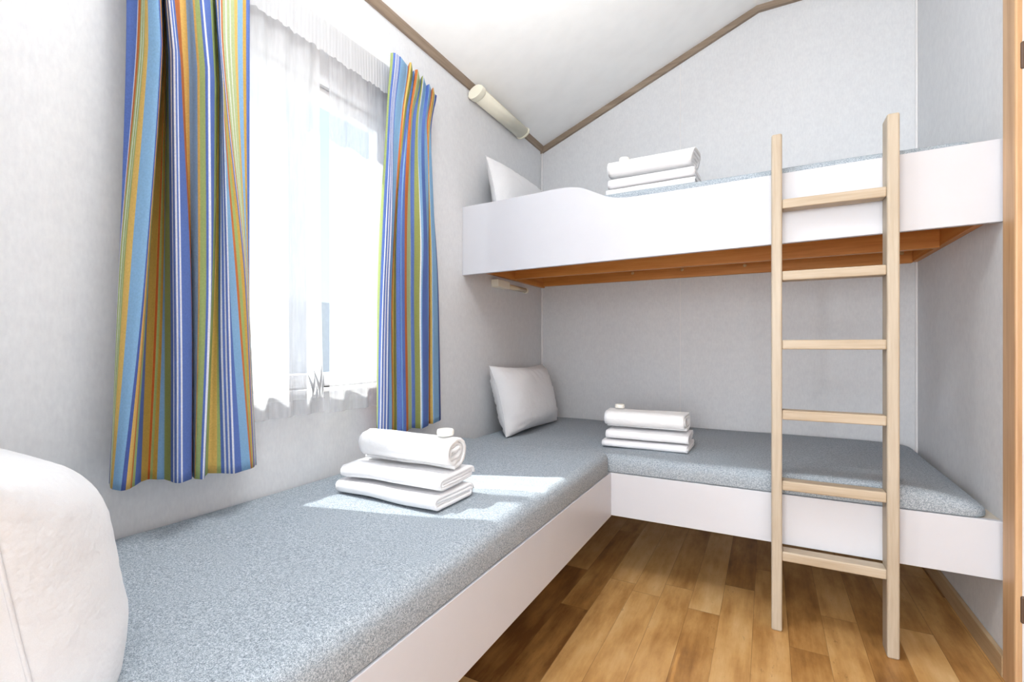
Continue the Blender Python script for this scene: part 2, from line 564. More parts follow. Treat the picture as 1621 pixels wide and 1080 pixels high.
up = thing('bed_frame', 'white upper bunk with raised curved guard at left and orange pine underside', 'bed', (0.92, 2.3, 1.27), 'white bed frames')
top_pts = [(0.001, 1.578), (0.15, 1.5805), (0.36, 1.586), (0.46, 1.590), (0.52, 1.5895), (0.555, 1.586), (0.585, 1.5775), (0.61, 1.566),
           (0.64, 1.550), (0.672, 1.534), (0.70, 1.523), (0.73, 1.516), (0.77, 1.512), (0.85, 1.511), (1.05, 1.512), (1.45, 1.518), (RW - 0.001, 1.524)]
out = top_pts + [(RW - 0.001, 1.287), (0.001, 1.262)]
keep_world(prism('front_panel', out, 1, PY, PY + 0.018, M['white'], None, 0.0015), up)
zb = 1.309
keep_world(box('side_cleat', (0.0, PY + 0.018, zb - 0.012), (0.022, BY, zb + 0.07), M['pine_y'], None, 0.002), up)
keep_world(box('side_cleat', (RW - 0.022, PY + 0.018, zb), (RW, BY, zb + 0.07), M['pine_y'], None, 0.002), up)
keep_world(box('rear_cleat', (0.022, BY - 0.026, zb - 0.004), (RW - 0.022, BY, zb + 0.07), M['pine'], None, 0.002), up)
keep_world(box('middle_beam', (0.022, 2.345, zb - 0.006), (RW - 0.022, 2.375, zb + 0.07), M['pine'], None, 0.002), up)
keep_world(box('front_beam', (0.022, PY + 0.018, zb), (RW - 0.022, PY + 0.046, zb + 0.07), M['pine'], None, 0.002), up)
keep_world(box('base_board', (0.0, PY + 0.018, zb + 0.07), (RW, BY, zb + 0.086), M['pine']), up)
for x, z in ((0.578, 1.347), (0.845, 1.347), (1.15, 1.345), (1.785, 1.351)):
    bm = bmesh.new()
    bmesh.ops.create_uvsphere(bm, u_segments=12, v_segments=6, radius=0.0085)
    for v in bm.verts:
        v.co = Vector((x + v.co.x, BY - 0.027 + v.co.y * 0.5, z + v.co.z))
    keep_world(from_bm('screw', bm, M['screw'], None, True), up)

def mattress(name, lo, hi, r_top, r_side, label, sag=0.004, seed=0, droop=0.0):
    """foam slab: rounded corners in plan, rounded top edge, slightly uneven top"""
    lo, hi = Vector(lo), Vector(hi)
    L = [hi[i] - lo[i] for i in range(3)]
    bm = bmesh.new()
    nx, ny = max(8, int(L[0] / 0.03)), max(8, int(L[1] / 0.03))
    add_box(bm, lo, hi)
    bm.edges.ensure_lookup_table()
    vert = [e for e in bm.edges if abs(e.verts[0].co.z - e.verts[1].co.z) > 0.01]
    bmesh.ops.bevel(bm, geom=vert, offset=r_side, segments=6, profile=0.5, affect='EDGES')
    te = [e for e in bm.edges if all(abs(v.co.z - hi.z) < 1e-5 for v in e.verts)]
    bmesh.ops.bevel(bm, geom=te, offset=r_top, segments=6, profile=0.5, affect='EDGES')
    be = [e for e in bm.edges if all(abs(v.co.z - lo.z) < 1e-5 for v in e.verts)]
    bmesh.ops.bevel(bm, geom=be, offset=0.006, segments=2, profile=0.5, affect='EDGES')
    for i, n in ((0, nx), (1, ny)):
        for k in range(1, n):
            p = lo.copy()
            p[i] = lo[i] + L[i] * k / n
            nrm = Vector((0, 0, 0))
            nrm[i] = 1
            bmesh.ops.bisect_plane(bm, geom=bm.verts[:] + bm.edges[:] + bm.faces[:], plane_co=p, plane_no=nrm)
    for v in bm.verts:
        f = max(0.0, (v.co.z - lo.z) / L[2])
        q = Vector((v.co.x * 3.1, v.co.y * 3.1, seed))
        v.co.z += sag * f * noise.noise(q)
        if droop:                       # the tired right-hand end of the foam sinks
            e = max(0.0, (v.co.x - (hi.x - 0.22)) / 0.22)
            v.co.z -= droop * f * e * e * (1.25 - (v.co.y - lo.y) / L[1])
    o = from_bm(name, bm, M['mattress'], None, True)
    return tag(o, label, 'mattress', 'grey mattresses')

mattress('mattress', (0.004, PHB + 0.006, 0.4335), (PX - 0.002, PY - 0.016, 0.519), 0.034, 0.030,
         'long grey mattress on the side bed beneath the window', 0.005, 2.0)
mattress('mattress', (0.012, PY + 0.002, 0.4320), (1.822, BY - 0.012, 0.500), 0.034, 0.06,
         'grey mattress on the lower bunk behind the ladder', 0.006, 5.0, 0.030)
mattress('mattress', (0.024, PY + 0.024, zb + 0.087), (1.80, BY - 0.012, 1.546), 0.022, 0.05,
         'grey mattress of the upper bunk, only a thin edge showing above the white panel', 0.003, 9.0)

# ------------------------------------------------------------------ ladder
LX0, LX1, LY0, LY1 = 1.263, 1.598, 1.791, 1.8610
lad = thing('ladder', 'pale wooden bunk ladder with six rungs standing on the floor against the bunks', 'ladder', (1.43, 1.83, 0.0))
for x0 in (LX0, LX1 - 0.031):
    bm = bmesh.new()
    add_box(bm, (x0, LY0, 0.0), (x0 + 0.031, LY1, 1.626))
    ve = [e for e in bm.edges if abs(e.verts[0].co.z - e.verts[1].co.z) > 1]
    bmesh.ops.bevel(bm, geom=ve, offset=0.006, segments=3, profile=0.5, affect='EDGES')
    he = [e for e in bm.edges if all(abs(v.co.z - e.verts[0].co.z) < 1e-6 and (v.co.z > 1.6 or v.co.z < 0.01) for v in e.verts)]
    bmesh.ops.bevel(bm, geom=he, offset=0.006, segments=3, profile=0.5, affect='EDGES')
    # cross cuts so that the stile keeps an even grain
    keep_world(from_bm('stile', bm, M['ladder']), lad)
for zt in (1.411, 1.1765, 0.9520, 0.7230, 0.4925, 0.2620):
    keep_world(box('rung', (LX0 + 0.031, LY0 + 0.004, zt - 0.031), (LX1 - 0.031, LY0 + 0.055, zt), M['rung'], None, 0.004, 3), lad)

# ------------------------------------------------------------------ pillows
def pillow_mesh(L, H, Tk, seed, nu=56, nv=44, wr=0.010, pinch=0.07, flat=0.62):
    bm = bmesh.new()
    def rim(u, v):
        return Vector((L / 2 * u * (1 - pinch * (1 - v * v)), 0, H / 2 * v * (1 - pinch * (1 - u * u))))
    def cloth(u, v, s):
        p = rim(u, v)
        e = max(0.0, (1 - u ** 4) * (1 - v ** 4))
        h = Tk / 2 * e ** flat
        n = noise.noise(Vector((u * 1.7 + seed, v * 1.7, s * 3.0))) * 0.6
        # creases run in from the seam
        c = abs(noise.noise(Vector((u * 2.2, v * 7.5 + seed, s * 2.0)))) * abs(u) ** 1.5
        c += abs(noise.noise(Vector((u * 7.5 + seed, v * 2.2, s * 2.0 + 4)))) * abs(v) ** 1.5
        h = max(0.0, h + (wr * n - wr * 1.1 * c) * min(1.0, e * 3))
        return p + Vector((0, s * h, 0))
    g = {}
    for s in (1, -1):
        for i in range(nu + 1):
            for j in range(nv + 1):
                border = i in (0, nu) or j in (0, nv)
                k = (i, j) if border else (i, j, s)
                if k in g:
                    continue
                u = math.sin((i / nu - 0.5) * math.pi)
                v = math.sin((j / nv - 0.5) * math.pi)
                g[k] = bm.verts.new(cloth(u, v, s))
    def at(i, j, s):
        return g[(i, j)] if (i in (0, nu) or j in (0, nv)) else g[(i, j, s)]
    for s in (1, -1):
        for i in range(nu):
            for j in range(nv):
                q = [at(i, j, s), at(i + 1, j, s), at(i + 1, j + 1, s), at(i, j + 1, s)]
                bm.faces.new(q if s < 0 else q[::-1])
    ring = [rim(math.sin((i / 40 - 0.5) * math.pi), -1) for i in range(40)] + [rim(1, math.sin((j / 40 - 0.5) * math.pi)) for j in range(40)]
    ring += [-p for p in ring]
    return bm, ring

def tube_bm(path, r, n=6, closed=False):
    bm = bmesh.new()
    rings = []
    m = len(path)
    for i, p in enumerate(path):
        a = path[(i - 1) % m] if closed or i else p
        b = path[(i + 1) % m] if closed or i < m - 1 else p
        t = (b - a).normalized()
        up_ = Vector((0, 1, 0)) if abs(t.y) < 0.9 else Vector((1, 0, 0))
        s = t.cross(up_).normalized()
        w = s.cross(t)
        rings.append([bm.verts.new(p + r * (math.cos(k * 2 * math.pi / n) * s + math.sin(k * 2 * math.pi / n) * w)) for k in range(n)])
    for i in range(m if closed else m - 1):
        A, B = rings[i], rings[(i + 1) % m]
        for k in range(n):
            bm.faces.new((A[k], A[(k + 1) % n], B[(k + 1) % n], B[k]))
    if not closed:
        bm.faces.new(rings[0][::-1])
        bm.faces.new(rings[-1])
    return bm

def pillow(L, H, Tk, seed, ax_u, ax_v, centre, rest, label, **kw):
    bm, ring = pillow_mesh(L, H, Tk, seed, **kw)
    u, v = Vector(ax_u).normalized(), Vector(ax_v).normalized()
    n = v.cross(u).normalized()
    v = u.cross(n).normalized()
    mat = Matrix((u, n, v)).transposed().to_4x4()
    mat.translation = Vector(centre)
    # the cloth flattens where it rests on the mattress and against the wall
    inv = mat.inverted()
    def settle(c):
        w = mat @ c
        if w.z < rest:
            w.z = rest + 0.03 * max(0.0, rest - w.z) * abs(noise.noise(w * 30))
        w.x = max(w.x, 0.004)
        return inv @ w
    for vv in bm.verts:
        vv.co = settle(vv.co)
    ring = [settle(c) for c in ring]
    o = from_bm('pillow', bm, M['pillow'], None, True)
    o.matrix_world = mat
    tag(o, label, 'pillow', 'white pillows')
    s = from_bm('seam', tube_bm(ring, 0.0022, 6, True), M['pillow'], o, True)
    return o

# head of the side bed, close to the camera
pillow(0.62, 0.35, 0.285, 1.3, (1, 0, 0), (0.0, -0.17, 1), (0.308, 0.190, 0.634), 0.524,
       'large plump white pillow standing at the near end of the side bed', wr=0.006, pinch=0.05, flat=0.62)
# lower bunk, leaning on the left wall
pillow(0.61, 0.35, 0.19, 4.1, (0, 1, -0.02), (-0.28, -0.22, 1), (0.128, 2.275, 0.664), 0.508,
       'white pillow leaning on the left wall at the end of the lower bunk', pinch=0.10, wr=0.020)
# upper bunk
pillow(0.60, 0.30, 0.14, 7.7, (0, 1, 0.01), (-0.22, 0.0, 1), (0.108, 2.25, 1.690), 1.551,
       'white pillow leaning on the wall on the upper bunk, half behind its guard')

# ------------------------------------------------------------------ towels and linen
def stadium(s, a, b):
    """point on a rounded flat ring: half width a, half height b"""
    s %= 1.0
    r = min(a, b)
    w = a - r
    if s < 0.35:
        return (w - 2 * w * (s / 0.35), b)
    if s < 0.5:
        t = (s - 0.35) / 0.15 * math.pi + math.pi / 2
        return (-w + r * math.cos(t), b * math.sin(t))
    if s < 0.85:
        return (-w + 2 * w * ((s - 0.5) / 0.35), -b)
    t = (s - 0.85) / 0.15 * math.pi - math.pi / 2
    return (w + r * math.cos(t), b * math.sin(t))

def cloth_roll(name, length, a, b, pitch, s0, mat, label, cat, group, loc, rot=0.0, seed=0.0, amp=0.003, lean=0.0, taper=0.0, fill=0.9, tilt=0.0):
    """folded or rolled cloth: one band wound round itself, its layers showing at both ends; x is the long axis"""
    turns = (b * fill) / pitch
    steps = int(turns * 44)
    nx = 22
    bm = bmesh.new()
    outer, inner = [], []
    for i in range(steps + 1):
        q = turns * i / steps
        k = pitch * q
        t = pitch * 0.90
        bb, aa = max(b - k, 0.0022), max(a - k, 0.0022)
        outer.append((stadium(s0 + q, aa, bb), k))
        bb2, aa2 = max(b - k - t, 0.0008), max(a - k - t, 0.0008)
        inner.append((stadium(s0 + q, aa2, bb2), k))
    def place(p, k, j):
        f = j / nx
        x = (f - 0.5) * length
        endness = abs(2 * f - 1) ** 3
        y, z = p
        sx = 1.0 if f > 0.5 else -1.0
        x += sx * endness * (0.010 * noise.noise(Vector((k * 160, seed, sx))) - 0.10 * k)
        x += lean * z * f
        g = 1 - taper * endness
        q = Vector((x * 9 + seed, y * 14, z * 20))
        y = y * g + amp * noise.noise(q) + amp * 1.2 * noise.noise(Vector((x * 5, seed * 2, z * 30)))
        z = z * g + amp * 0.8 * noise.noise(q + Vector((5, 9, 2))) + tilt * x
        return bm.verts.new((x, y, z + b))
    O = [[place(p, k, j) for j in range(nx + 1)] for p, k in outer]
    I = [[place(p, k, j) for j in range(nx + 1)] for p, k in inner]
    for i in range(steps):
        for j in range(nx):
            bm.faces.new((O[i][j], O[i + 1][j], O[i + 1][j + 1], O[i][j + 1]))
            bm.faces.new((I[i][j], I[i][j + 1], I[i + 1][j + 1], I[i + 1][j]))
        bm.faces.new((O[i][0], I[i][0], I[i + 1][0], O[i + 1][0]))
        bm.faces.new((O[i][nx], O[i + 1][nx], I[i + 1][nx], I[i][nx]))
    for j in range(nx):
        bm.faces.new((O[0][j], O[0][j + 1], I[0][j + 1], I[0][j]))
        bm.faces.new((O[-1][j], I[-1][j], I[-1][j + 1], O[-1][j + 1]))
    lowest = min(v.co.z for v in bm.verts)
    for v in bm.verts:
        v.co.z -= lowest
    o = from_bm(name, bm, mat, None, True)
    o.location = loc
    o.rotation_euler = (0, 0, rot)
    return tag(o, label, cat, group)

def soap(loc, label, r=0.021, h=0.018):
    bm = bmesh.new()
    bmesh.ops.create_cone(bm, cap_ends=True, segments=28, radius1=r, radius2=r, depth=h)
    es = [e for e in bm.edges if abs(e.verts[0].co.z - e.verts[1].co.z) < 1e-6]
    bmesh.ops.bevel(bm, geom=es, offset=0.005, segments=3, profile=0.5, affect='EDGES')
    for v in bm.verts:
        v.co.z += h / 2
    o = from_bm('soap', bm, M['soap'], None, True)
    o.location = loc
    return tag(o, label, 'soap', 'small soaps on the towels')

GR_S, GR_T = 'folded white sheets', 'white towels on top of the stacks'
# side bed
bx, by, bz = 0.363, 1.034, 0.5215
cloth_roll('folded_sheet', 0.345, 0.090, 0.0215, 0.010, 0.93, M['sheet'], 'white folded sheet, bottom of the stack on the side bed mattress', 'sheet', GR_S,
           (bx, by, bz), math.radians(-1), 1.0)
cloth_roll('folded_sheet', 0.335, 0.086, 0.0195, 0.009, 0.92, M['sheet'], 'white folded sheet, middle of the stack on the side bed mattress', 'sheet', GR_S,
           (bx + 0.002, by + 0.012, bz + 0.0445), math.radians(1), 3.0, 0.0035)
cloth_roll('rolled_towel', 0.315, 0.054, 0.042, 0.0108, 0.55, M['towel'], 'plump rolled white towel topping the stack on the side bed', 'towel', GR_T,
           (bx + 0.004, by + 0.018, bz + 0.085), math.radians(0), 5.0, 0.004)
soap((bx + 0.118, by + 0.030, bz + 0.168), 'small round white soap on the rolled towel of the side bed', 0.023)
# lower bunk
bx, by, bz = 0.800, 2.098, 0.5045
cloth_roll('folded_sheet', 0.350, 0.102, 0.0165, 0.0078, 0.93, M['sheet'], 'white folded sheet, bottom of the stack on the lower bunk', 'sheet', GR_S,
           (bx, by, bz), math.radians(1), 11.0, 0.002)
cloth_roll('folded_sheet', 0.335, 0.092, 0.020, 0.009, 0.92, M['sheet'], 'white folded sheet, middle of the stack on the lower bunk', 'sheet', GR_S,
           (bx + 0.004, by + 0.004, bz + 0.034), math.radians(1), 13.0, 0.002)
cloth_roll('folded_towel', 0.335, 0.072, 0.0385, 0.0115, 0.60, M['towel'], 'thick folded white towel topping the stack on the lower bunk', 'towel', GR_T,
           (bx - 0.010, by + 0.004, bz + 0.075), math.radians(1), 15.0, 0.0025)
soap((bx - 0.130, by + 0.02, bz + 0.152), 'small round white soap on the towel of the lower bunk')
# upper bunk
bx, by, bz = 0.838, 2.030, 1.5475
cloth_roll('folded_sheet', 0.345, 0.098, 0.021, 0.0095, 0.93, M['sheet'], 'white folded sheet, bottom of the stack on the upper bunk', 'sheet', GR_S,
           (bx, by, bz), math.radians(-1), 21.0, 0.002)
cloth_roll('folded_sheet', 0.345, 0.092, 0.022, 0.010, 0.92, M['sheet'], 'white folded sheet, middle of the stack on the upper bunk', 'sheet', GR_S,
           (bx - 0.002, by + 0.004, bz + 0.043), math.radians(-1), 23.0, 0.002)
cloth_roll('folded_towel', 0.340, 0.085, 0.041, 0.0122, 0.60, M['towel'], 'soft folded white towel topping the stack on the upper bunk', 'towel', GR_T,
           (bx - 0.008, by + 0.006, bz + 0.088), math.radians(-1), 25.0, 0.0025, 0.30)
soap((bx - 0.125, by + 0.0, bz + 0.168), 'small round white soap on the towel of the upper bunk')

# ------------------------------------------------------------------ curtain rail
rail = thing('curtain_rail', 'slim white curtain rail above the window', 'rail', (0.025, 0.98, 1.94))
keep_world(box('track', (0.006, 0.30, 1.938), (0.046, 1.545, 1.962), M['rail'], None, 0.004), rail)
for y in (0.42, 0.98, 1.50):
    keep_world(box('bracket', (0.0, y - 0.012, 1.950), (0.020, y + 0.012, 1.972), M['rail'], None, 0.002), rail)

# ------------------------------------------------------------------ striped curtains
STRIPE = {'blue': rgb(104, 130, 200), 'navy': rgb(82, 100, 166), 'sky': rgb(146, 188, 224), 'white': rgb(236, 238, 246), 'cream': rgb(232, 236, 218),
          'orange': rgb(214, 128, 74), 'red': rgb(204, 98, 48), 'green': rgb(174, 190, 122), 'palegreen': rgb(194, 206, 158), 'olive': rgb(166, 172, 104),
          'yellow': rgb(232, 194, 112), 'ochre': rgb(214, 174, 88)}

CURTAIN_A = [
    ('blue', 0.060, 0.5120, 0.4990, 0.4820),
    ('white', 0.065, 0.5310, 0.4970, 0.4810),
    ('orange', 0.070, 0.5310, 0.4960, 0.4790),
    ('green', 0.080, 0.5320, 0.4920, 0.4750),
    ('cream', 0.085, 0.5320, 0.4920, 0.4730),
    ('green', 0.090, 0.5310, 0.4910, 0.4710),
    ('cream', 0.090, 0.5330, 0.4930, 0.4710),
    ('green', 0.100, 0.5310, 0.4900, 0.4680),
    ('yellow', 0.110, 0.5280, 0.4880, 0.4640),
    ('sky', 0.125, 0.5270, 0.4920, 0.4610),
    ('navy', 0.150, 0.5360, 0.5050, 0.4640),
    ('yellow', 0.150, 0.5380, 0.5070, 0.4710),
    ('orange', 0.140, 0.5430, 0.5130, 0.4830),
    ('green', 0.130, 0.5490, 0.5180, 0.4900),
    ('blue', 0.120, 0.5540, 0.5240, 0.4990),
    ('ochre', 0.080, 0.5750, 0.5430, 0.5280),
    ('red', 0.065, 0.5840, 0.5650, 0.5480),
    ('green', 0.065, 0.5850, 0.5700, 0.5530),
    ('ochre', 0.070, 0.5830, 0.5730, 0.5560),
    ('sky', 0.080, 0.5790, 0.5730, 0.5600),
    ('olive', 0.090, 0.5750, 0.5710, 0.5700),
    ('blue', 0.120, 0.5610, 0.5670, 0.5680),
    ('white', 0.135, 0.5570, 0.5640, 0.5650),
    ('blue', 0.140, 0.5570, 0.5630, 0.5650),
    ('white', 0.147, 0.5560, 0.5640, 0.5660),
    ('blue', 0.150, 0.5580, 0.5660, 0.5670),
    ('white', 0.152, 0.5600, 0.5680, 0.5710),
    ('blue', 0.150, 0.5620, 0.5720, 0.5750),
    ('orange', 0.130, 0.5760, 0.6010, 0.6040),
    ('yellow', 0.095, 0.6030, 0.6210, 0.6240),
    ('sky', 0.100, 0.6150, 0.6190, 0.6220),
    ('yellow', 0.130, 0.6170, 0.6170, 0.6110),
    ('green', 0.135, 0.6190, 0.6180, 0.6100),
    ('blue', 0.145, 0.6250, 0.6260, 0.6140),
    ('white', 0.150, 0.6280, 0.6280, 0.6160),
    ('blue', 0.150, 0.6310, 0.6330, 0.6190),
    ('green', 0.120, 0.6590, 0.6520, 0.6370),
    ('yellow', 0.085, 0.6910, 0.6780, 0.6630),
    ('green', 0.100, 0.6840, 0.6790, 0.6760),
    ('blue', 0.105, 0.6820, 0.6770, 0.6830),
    ('white', 0.112, 0.6790, 0.6770, 0.6870),
    ('blue', 0.116, 0.6770, 0.6780, 0.6890),
    ('white', 0.120, 0.6750, 0.6810, 0.6920),
    ('blue', 0.124, 0.6730, 0.6820, 0.6940),
    ('white', 0.128, 0.6720, 0.6840, 0.6970),
    ('blue', 0.130, 0.6710, 0.6860, 0.7000),
    ('sky', 0.115, 0.6750, 0.6960, 0.7270),
    ('orange', 0.100, 0.6840, 0.7220, 0.7600),
    ('green', 0.095, 0.6880, 0.7310, 0.7670),
    ('ochre', 0.090, 0.6910, 0.7430, 0.7720),
    ('blue', 0.090, 0.6920, 0.7510, 0.7740),
    ('white', 0.080, 0.7000, 0.7610, 0.7830),
    ('orange', 0.078, 0.7030, 0.7630, 0.7840),
    ('palegreen', 0.075, 0.7080, 0.7660, 0.7870),
    ('cream', 0.073, 0.7150, 0.7680, 0.7880),
    ('palegreen', 0.071, 0.7200, 0.7690, 0.7900),
    ('cream', 0.068, 0.7280, 0.7710, 0.7920),
    ('palegreen', 0.066, 0.7320, 0.7730, 0.7940),
    ('yellow', 0.065, 0.7420, 0.7740, 0.7950),
    ('sky', 0.060, 0.7510, 0.7780, 0.7980),
    ('ochre', 0.057, 0.7650, 0.7800, 0.8010),
    ('blue', 0.055, 0.7740, 0.7820, 0.8020),
    ('end', 0.055, 0.7840, 0.7830, 0.8030),
]
CURTAIN_B = [
    ('green', 0.090, 0.090, 0.000, 1.2820, 1.2640, 1.2230, 1.2130),
    ('blue', 0.100, 0.110, 0.000, 1.2840, 1.2680, 1.2150, 1.1960),
    ('white', 0.105, 0.120, 0.000, 1.2900, 1.2760, 1.2180, 1.1930),
    ('blue', 0.105, 0.125, 0.000, 1.2950, 1.2790, 1.2170, 1.1940),
    ('white', 0.105, 0.125, 0.000, 1.2990, 1.2830, 1.2240, 1.2010),
    ('blue', 0.105, 0.125, 0.000, 1.3020, 1.2860, 1.2290, 1.2070),
    ('white', 0.105, 0.125, 0.000, 1.3050, 1.2890, 1.2350, 1.2170),
    ('blue', 0.105, 0.125, 0.000, 1.3080, 1.2920, 1.2420, 1.2230),
    ('sky', 0.110, 0.120, -0.004, 1.3150, 1.2960, 1.2510, 1.2370),
    ('orange', 0.100, 0.105, -0.010, 1.3730, 1.3390, 1.2740, 1.2680),
    ('yellow', 0.100, 0.100, 0.012, 1.3560, 1.3390, 1.2830, 1.2780),
    ('olive', 0.100, 0.095, 0.018, 1.3580, 1.3430, 1.2950, 1.2900),
    ('blue', 0.095, 0.120, -0.012, 1.4080, 1.3630, 1.2770, 1.2770),
    ('sky', 0.090, 0.130, 0.004, 1.4020, 1.3710, 1.2870, 1.2930),
    ('blue', 0.085, 0.135, -0.010, 1.4290, 1.3830, 1.2850, 1.2920),
    ('orange', 0.090, 0.130, 0.010, 1.4020, 1.3760, 1.3070, 1.3150),
    ('palegreen', 0.090, 0.105, 0.020, 1.4040, 1.3830, 1.3490, 1.3560),
    ('blue', 0.085, 0.085, -0.012, 1.4640, 1.4040, 1.3940, 1.3970),
    ('olive', 0.085, 0.100, 0.004, 1.4520, 1.4190, 1.3970, 1.4000),
    ('white', 0.085, 0.125, 0.018, 1.4440, 1.4270, 1.4000, 1.3990),
    ('sky', 0.085, 0.128, 0.012, 1.4550, 1.4320, 1.4030, 1.4010),
    ('blue', 0.080, 0.130, -0.012, 1.5070, 1.4620, 1.4090, 1.4040),
    ('sky', 0.075, 0.105, 0.012, 1.5030, 1.4750, 1.4710, 1.4710),
    ('orange', 0.075, 0.080, -0.010, 1.5440, 1.4960, 1.5090, 1.5080),
    ('yellow', 0.070, 0.090, 0.016, 1.5290, 1.4970, 1.5030, 1.5060),
    ('sky', 0.065, 0.100, -0.004, 1.5700, 1.5160, 1.5020, 1.5090),
    ('navy', 0.060, 0.080, 0.000, 1.5750, 1.5230, 1.5600, 1.5760),
    ('end', 0.055, 0.060, 0.000, 1.5860, 1.5300, 1.5920, 1.6120),
]


def hermite(zs, vs, z):
    n = len(zs)
    if z >= zs[0]:
        return vs[0]
    if z <= zs[-1]:
        return vs[-1]
    for i in range(n - 1):
        if zs[i] >= z >= zs[i + 1]:
            h = zs[i + 1] - zs[i]
            t = (z - zs[i]) / h
            d = [(vs[k + 1] - vs[k]) / (zs[k + 1] - zs[k]) for k in range(n - 1)]
            def tan(k):
                if k == 0:
                    return d[0] * 0.4
                if k == n - 1:
                    return d[-1]
                return 0.5 * (d[k - 1] + d[k]) if d[k - 1] * d[k] > 0 else 0.0
            m0, m1 = tan(i) * h, tan(i + 1) * h
            t2, t3 = t * t, t * t * t
            return (2 * t3 - 3 * t2 + 1) * vs[i] + (t3 - 2 * t2 + t) * m0 + (-2 * t3 + 3 * t2) * vs[i + 1] + (t3 - t2) * m1

def curtain(table, zs, nz, xs_of, ztop, zbot, label, seed, hem_of=lambda y: 0.0):
    """cloth hanging in folds; every boundary between two stripes is a line of vertices from top to hem"""
    bm = bmesh.new()
    lay = bm.loops.layers.float_color.new('stripe')
    cols, tone = [], []
    for i, row in enumerate(table):
        cols.append((row, row, 0.0))
        tone.append(row[0])
        if i < len(table) - 1:
            w = max(abs(a - b) for a, b in zip(row[-len(zs):], table[i + 1][-len(zs):]))
            for k in range(1, 4 if w > 0.02 else 2):
                cols.append((row, table[i + 1], k / (4 if w > 0.02 else 2)))
                tone.append(row[0])
    grid = []
    for A, B, f in cols:
        line = []
        for j in range(nz + 1):
            z = ztop + (zbot - ztop) * j / nz
            ya, yb = hermite(zs, A[-len(zs):], z), hermite(zs, B[-len(zs):], z)
            xa, xb = xs_of(A, z), xs_of(B, z)
            y, x = ya + (yb - ya) * f, xa + (xb - xa) * f
            g = 0.004 * noise.noise(Vector((y * 16, z * 2.2, seed))) * min(1.0, j / 10)
            hem = (0.0018 * noise.noise(Vector((y * 12, seed, 3))) + hem_of(y)) * (j / nz) ** 4
            line.append(bm.verts.new((max(0.060, x + g), y, z + hem)))
        grid.append(line)
    for i in range(len(cols) - 1):
        c = STRIPE[tone[i]]
        for j in range(nz):
            f = bm.faces.new((grid[i][j], grid[i][j + 1], grid[i + 1][j + 1], grid[i + 1][j]))
            for lp in f.loops:
                lp[lay] = c
    o = from_bm('curtain', bm, M['curtain'], None, True)
    md = o.modifiers.new('cloth thickness', 'SOLIDIFY')
    md.thickness = 0.0014
    md.offset = 0.0
    return tag(o, label, 'curtain', 'striped curtains')

def xs_a(r, z):
    f = min(1.0, max(0.0, (z - 1.55) / 0.35))
    return r[1] + (0.055 + (r[1] - 0.055) * 0.45 - r[1]) * f
curtain(CURTAIN_A, [1.70, 1.08, 0.64], 60, xs_a, 1.945, 0.640,
        'wide blue, yellow and green striped curtain at the left side of the window', 1.0, lambda y: 0.010 - 0.10 * (y - 0.48))

def xs_b(r, z):                            # r[3]: how far a pinch pleat stands out of the heading
    return hermite([1.955, 1.775, 1.22, 0.636], [r[1] + r[3], r[1] * 0.5 + 0.045 + r[3] * 0.3, r[2], r[2]], z)
cb = curtain(CURTAIN_B, [1.955, 1.775, 1.22, 0.636], 64, xs_b, 1.955, 0.629,
        'narrow striped curtain with pleated heading at the right side of the window', 2.0)

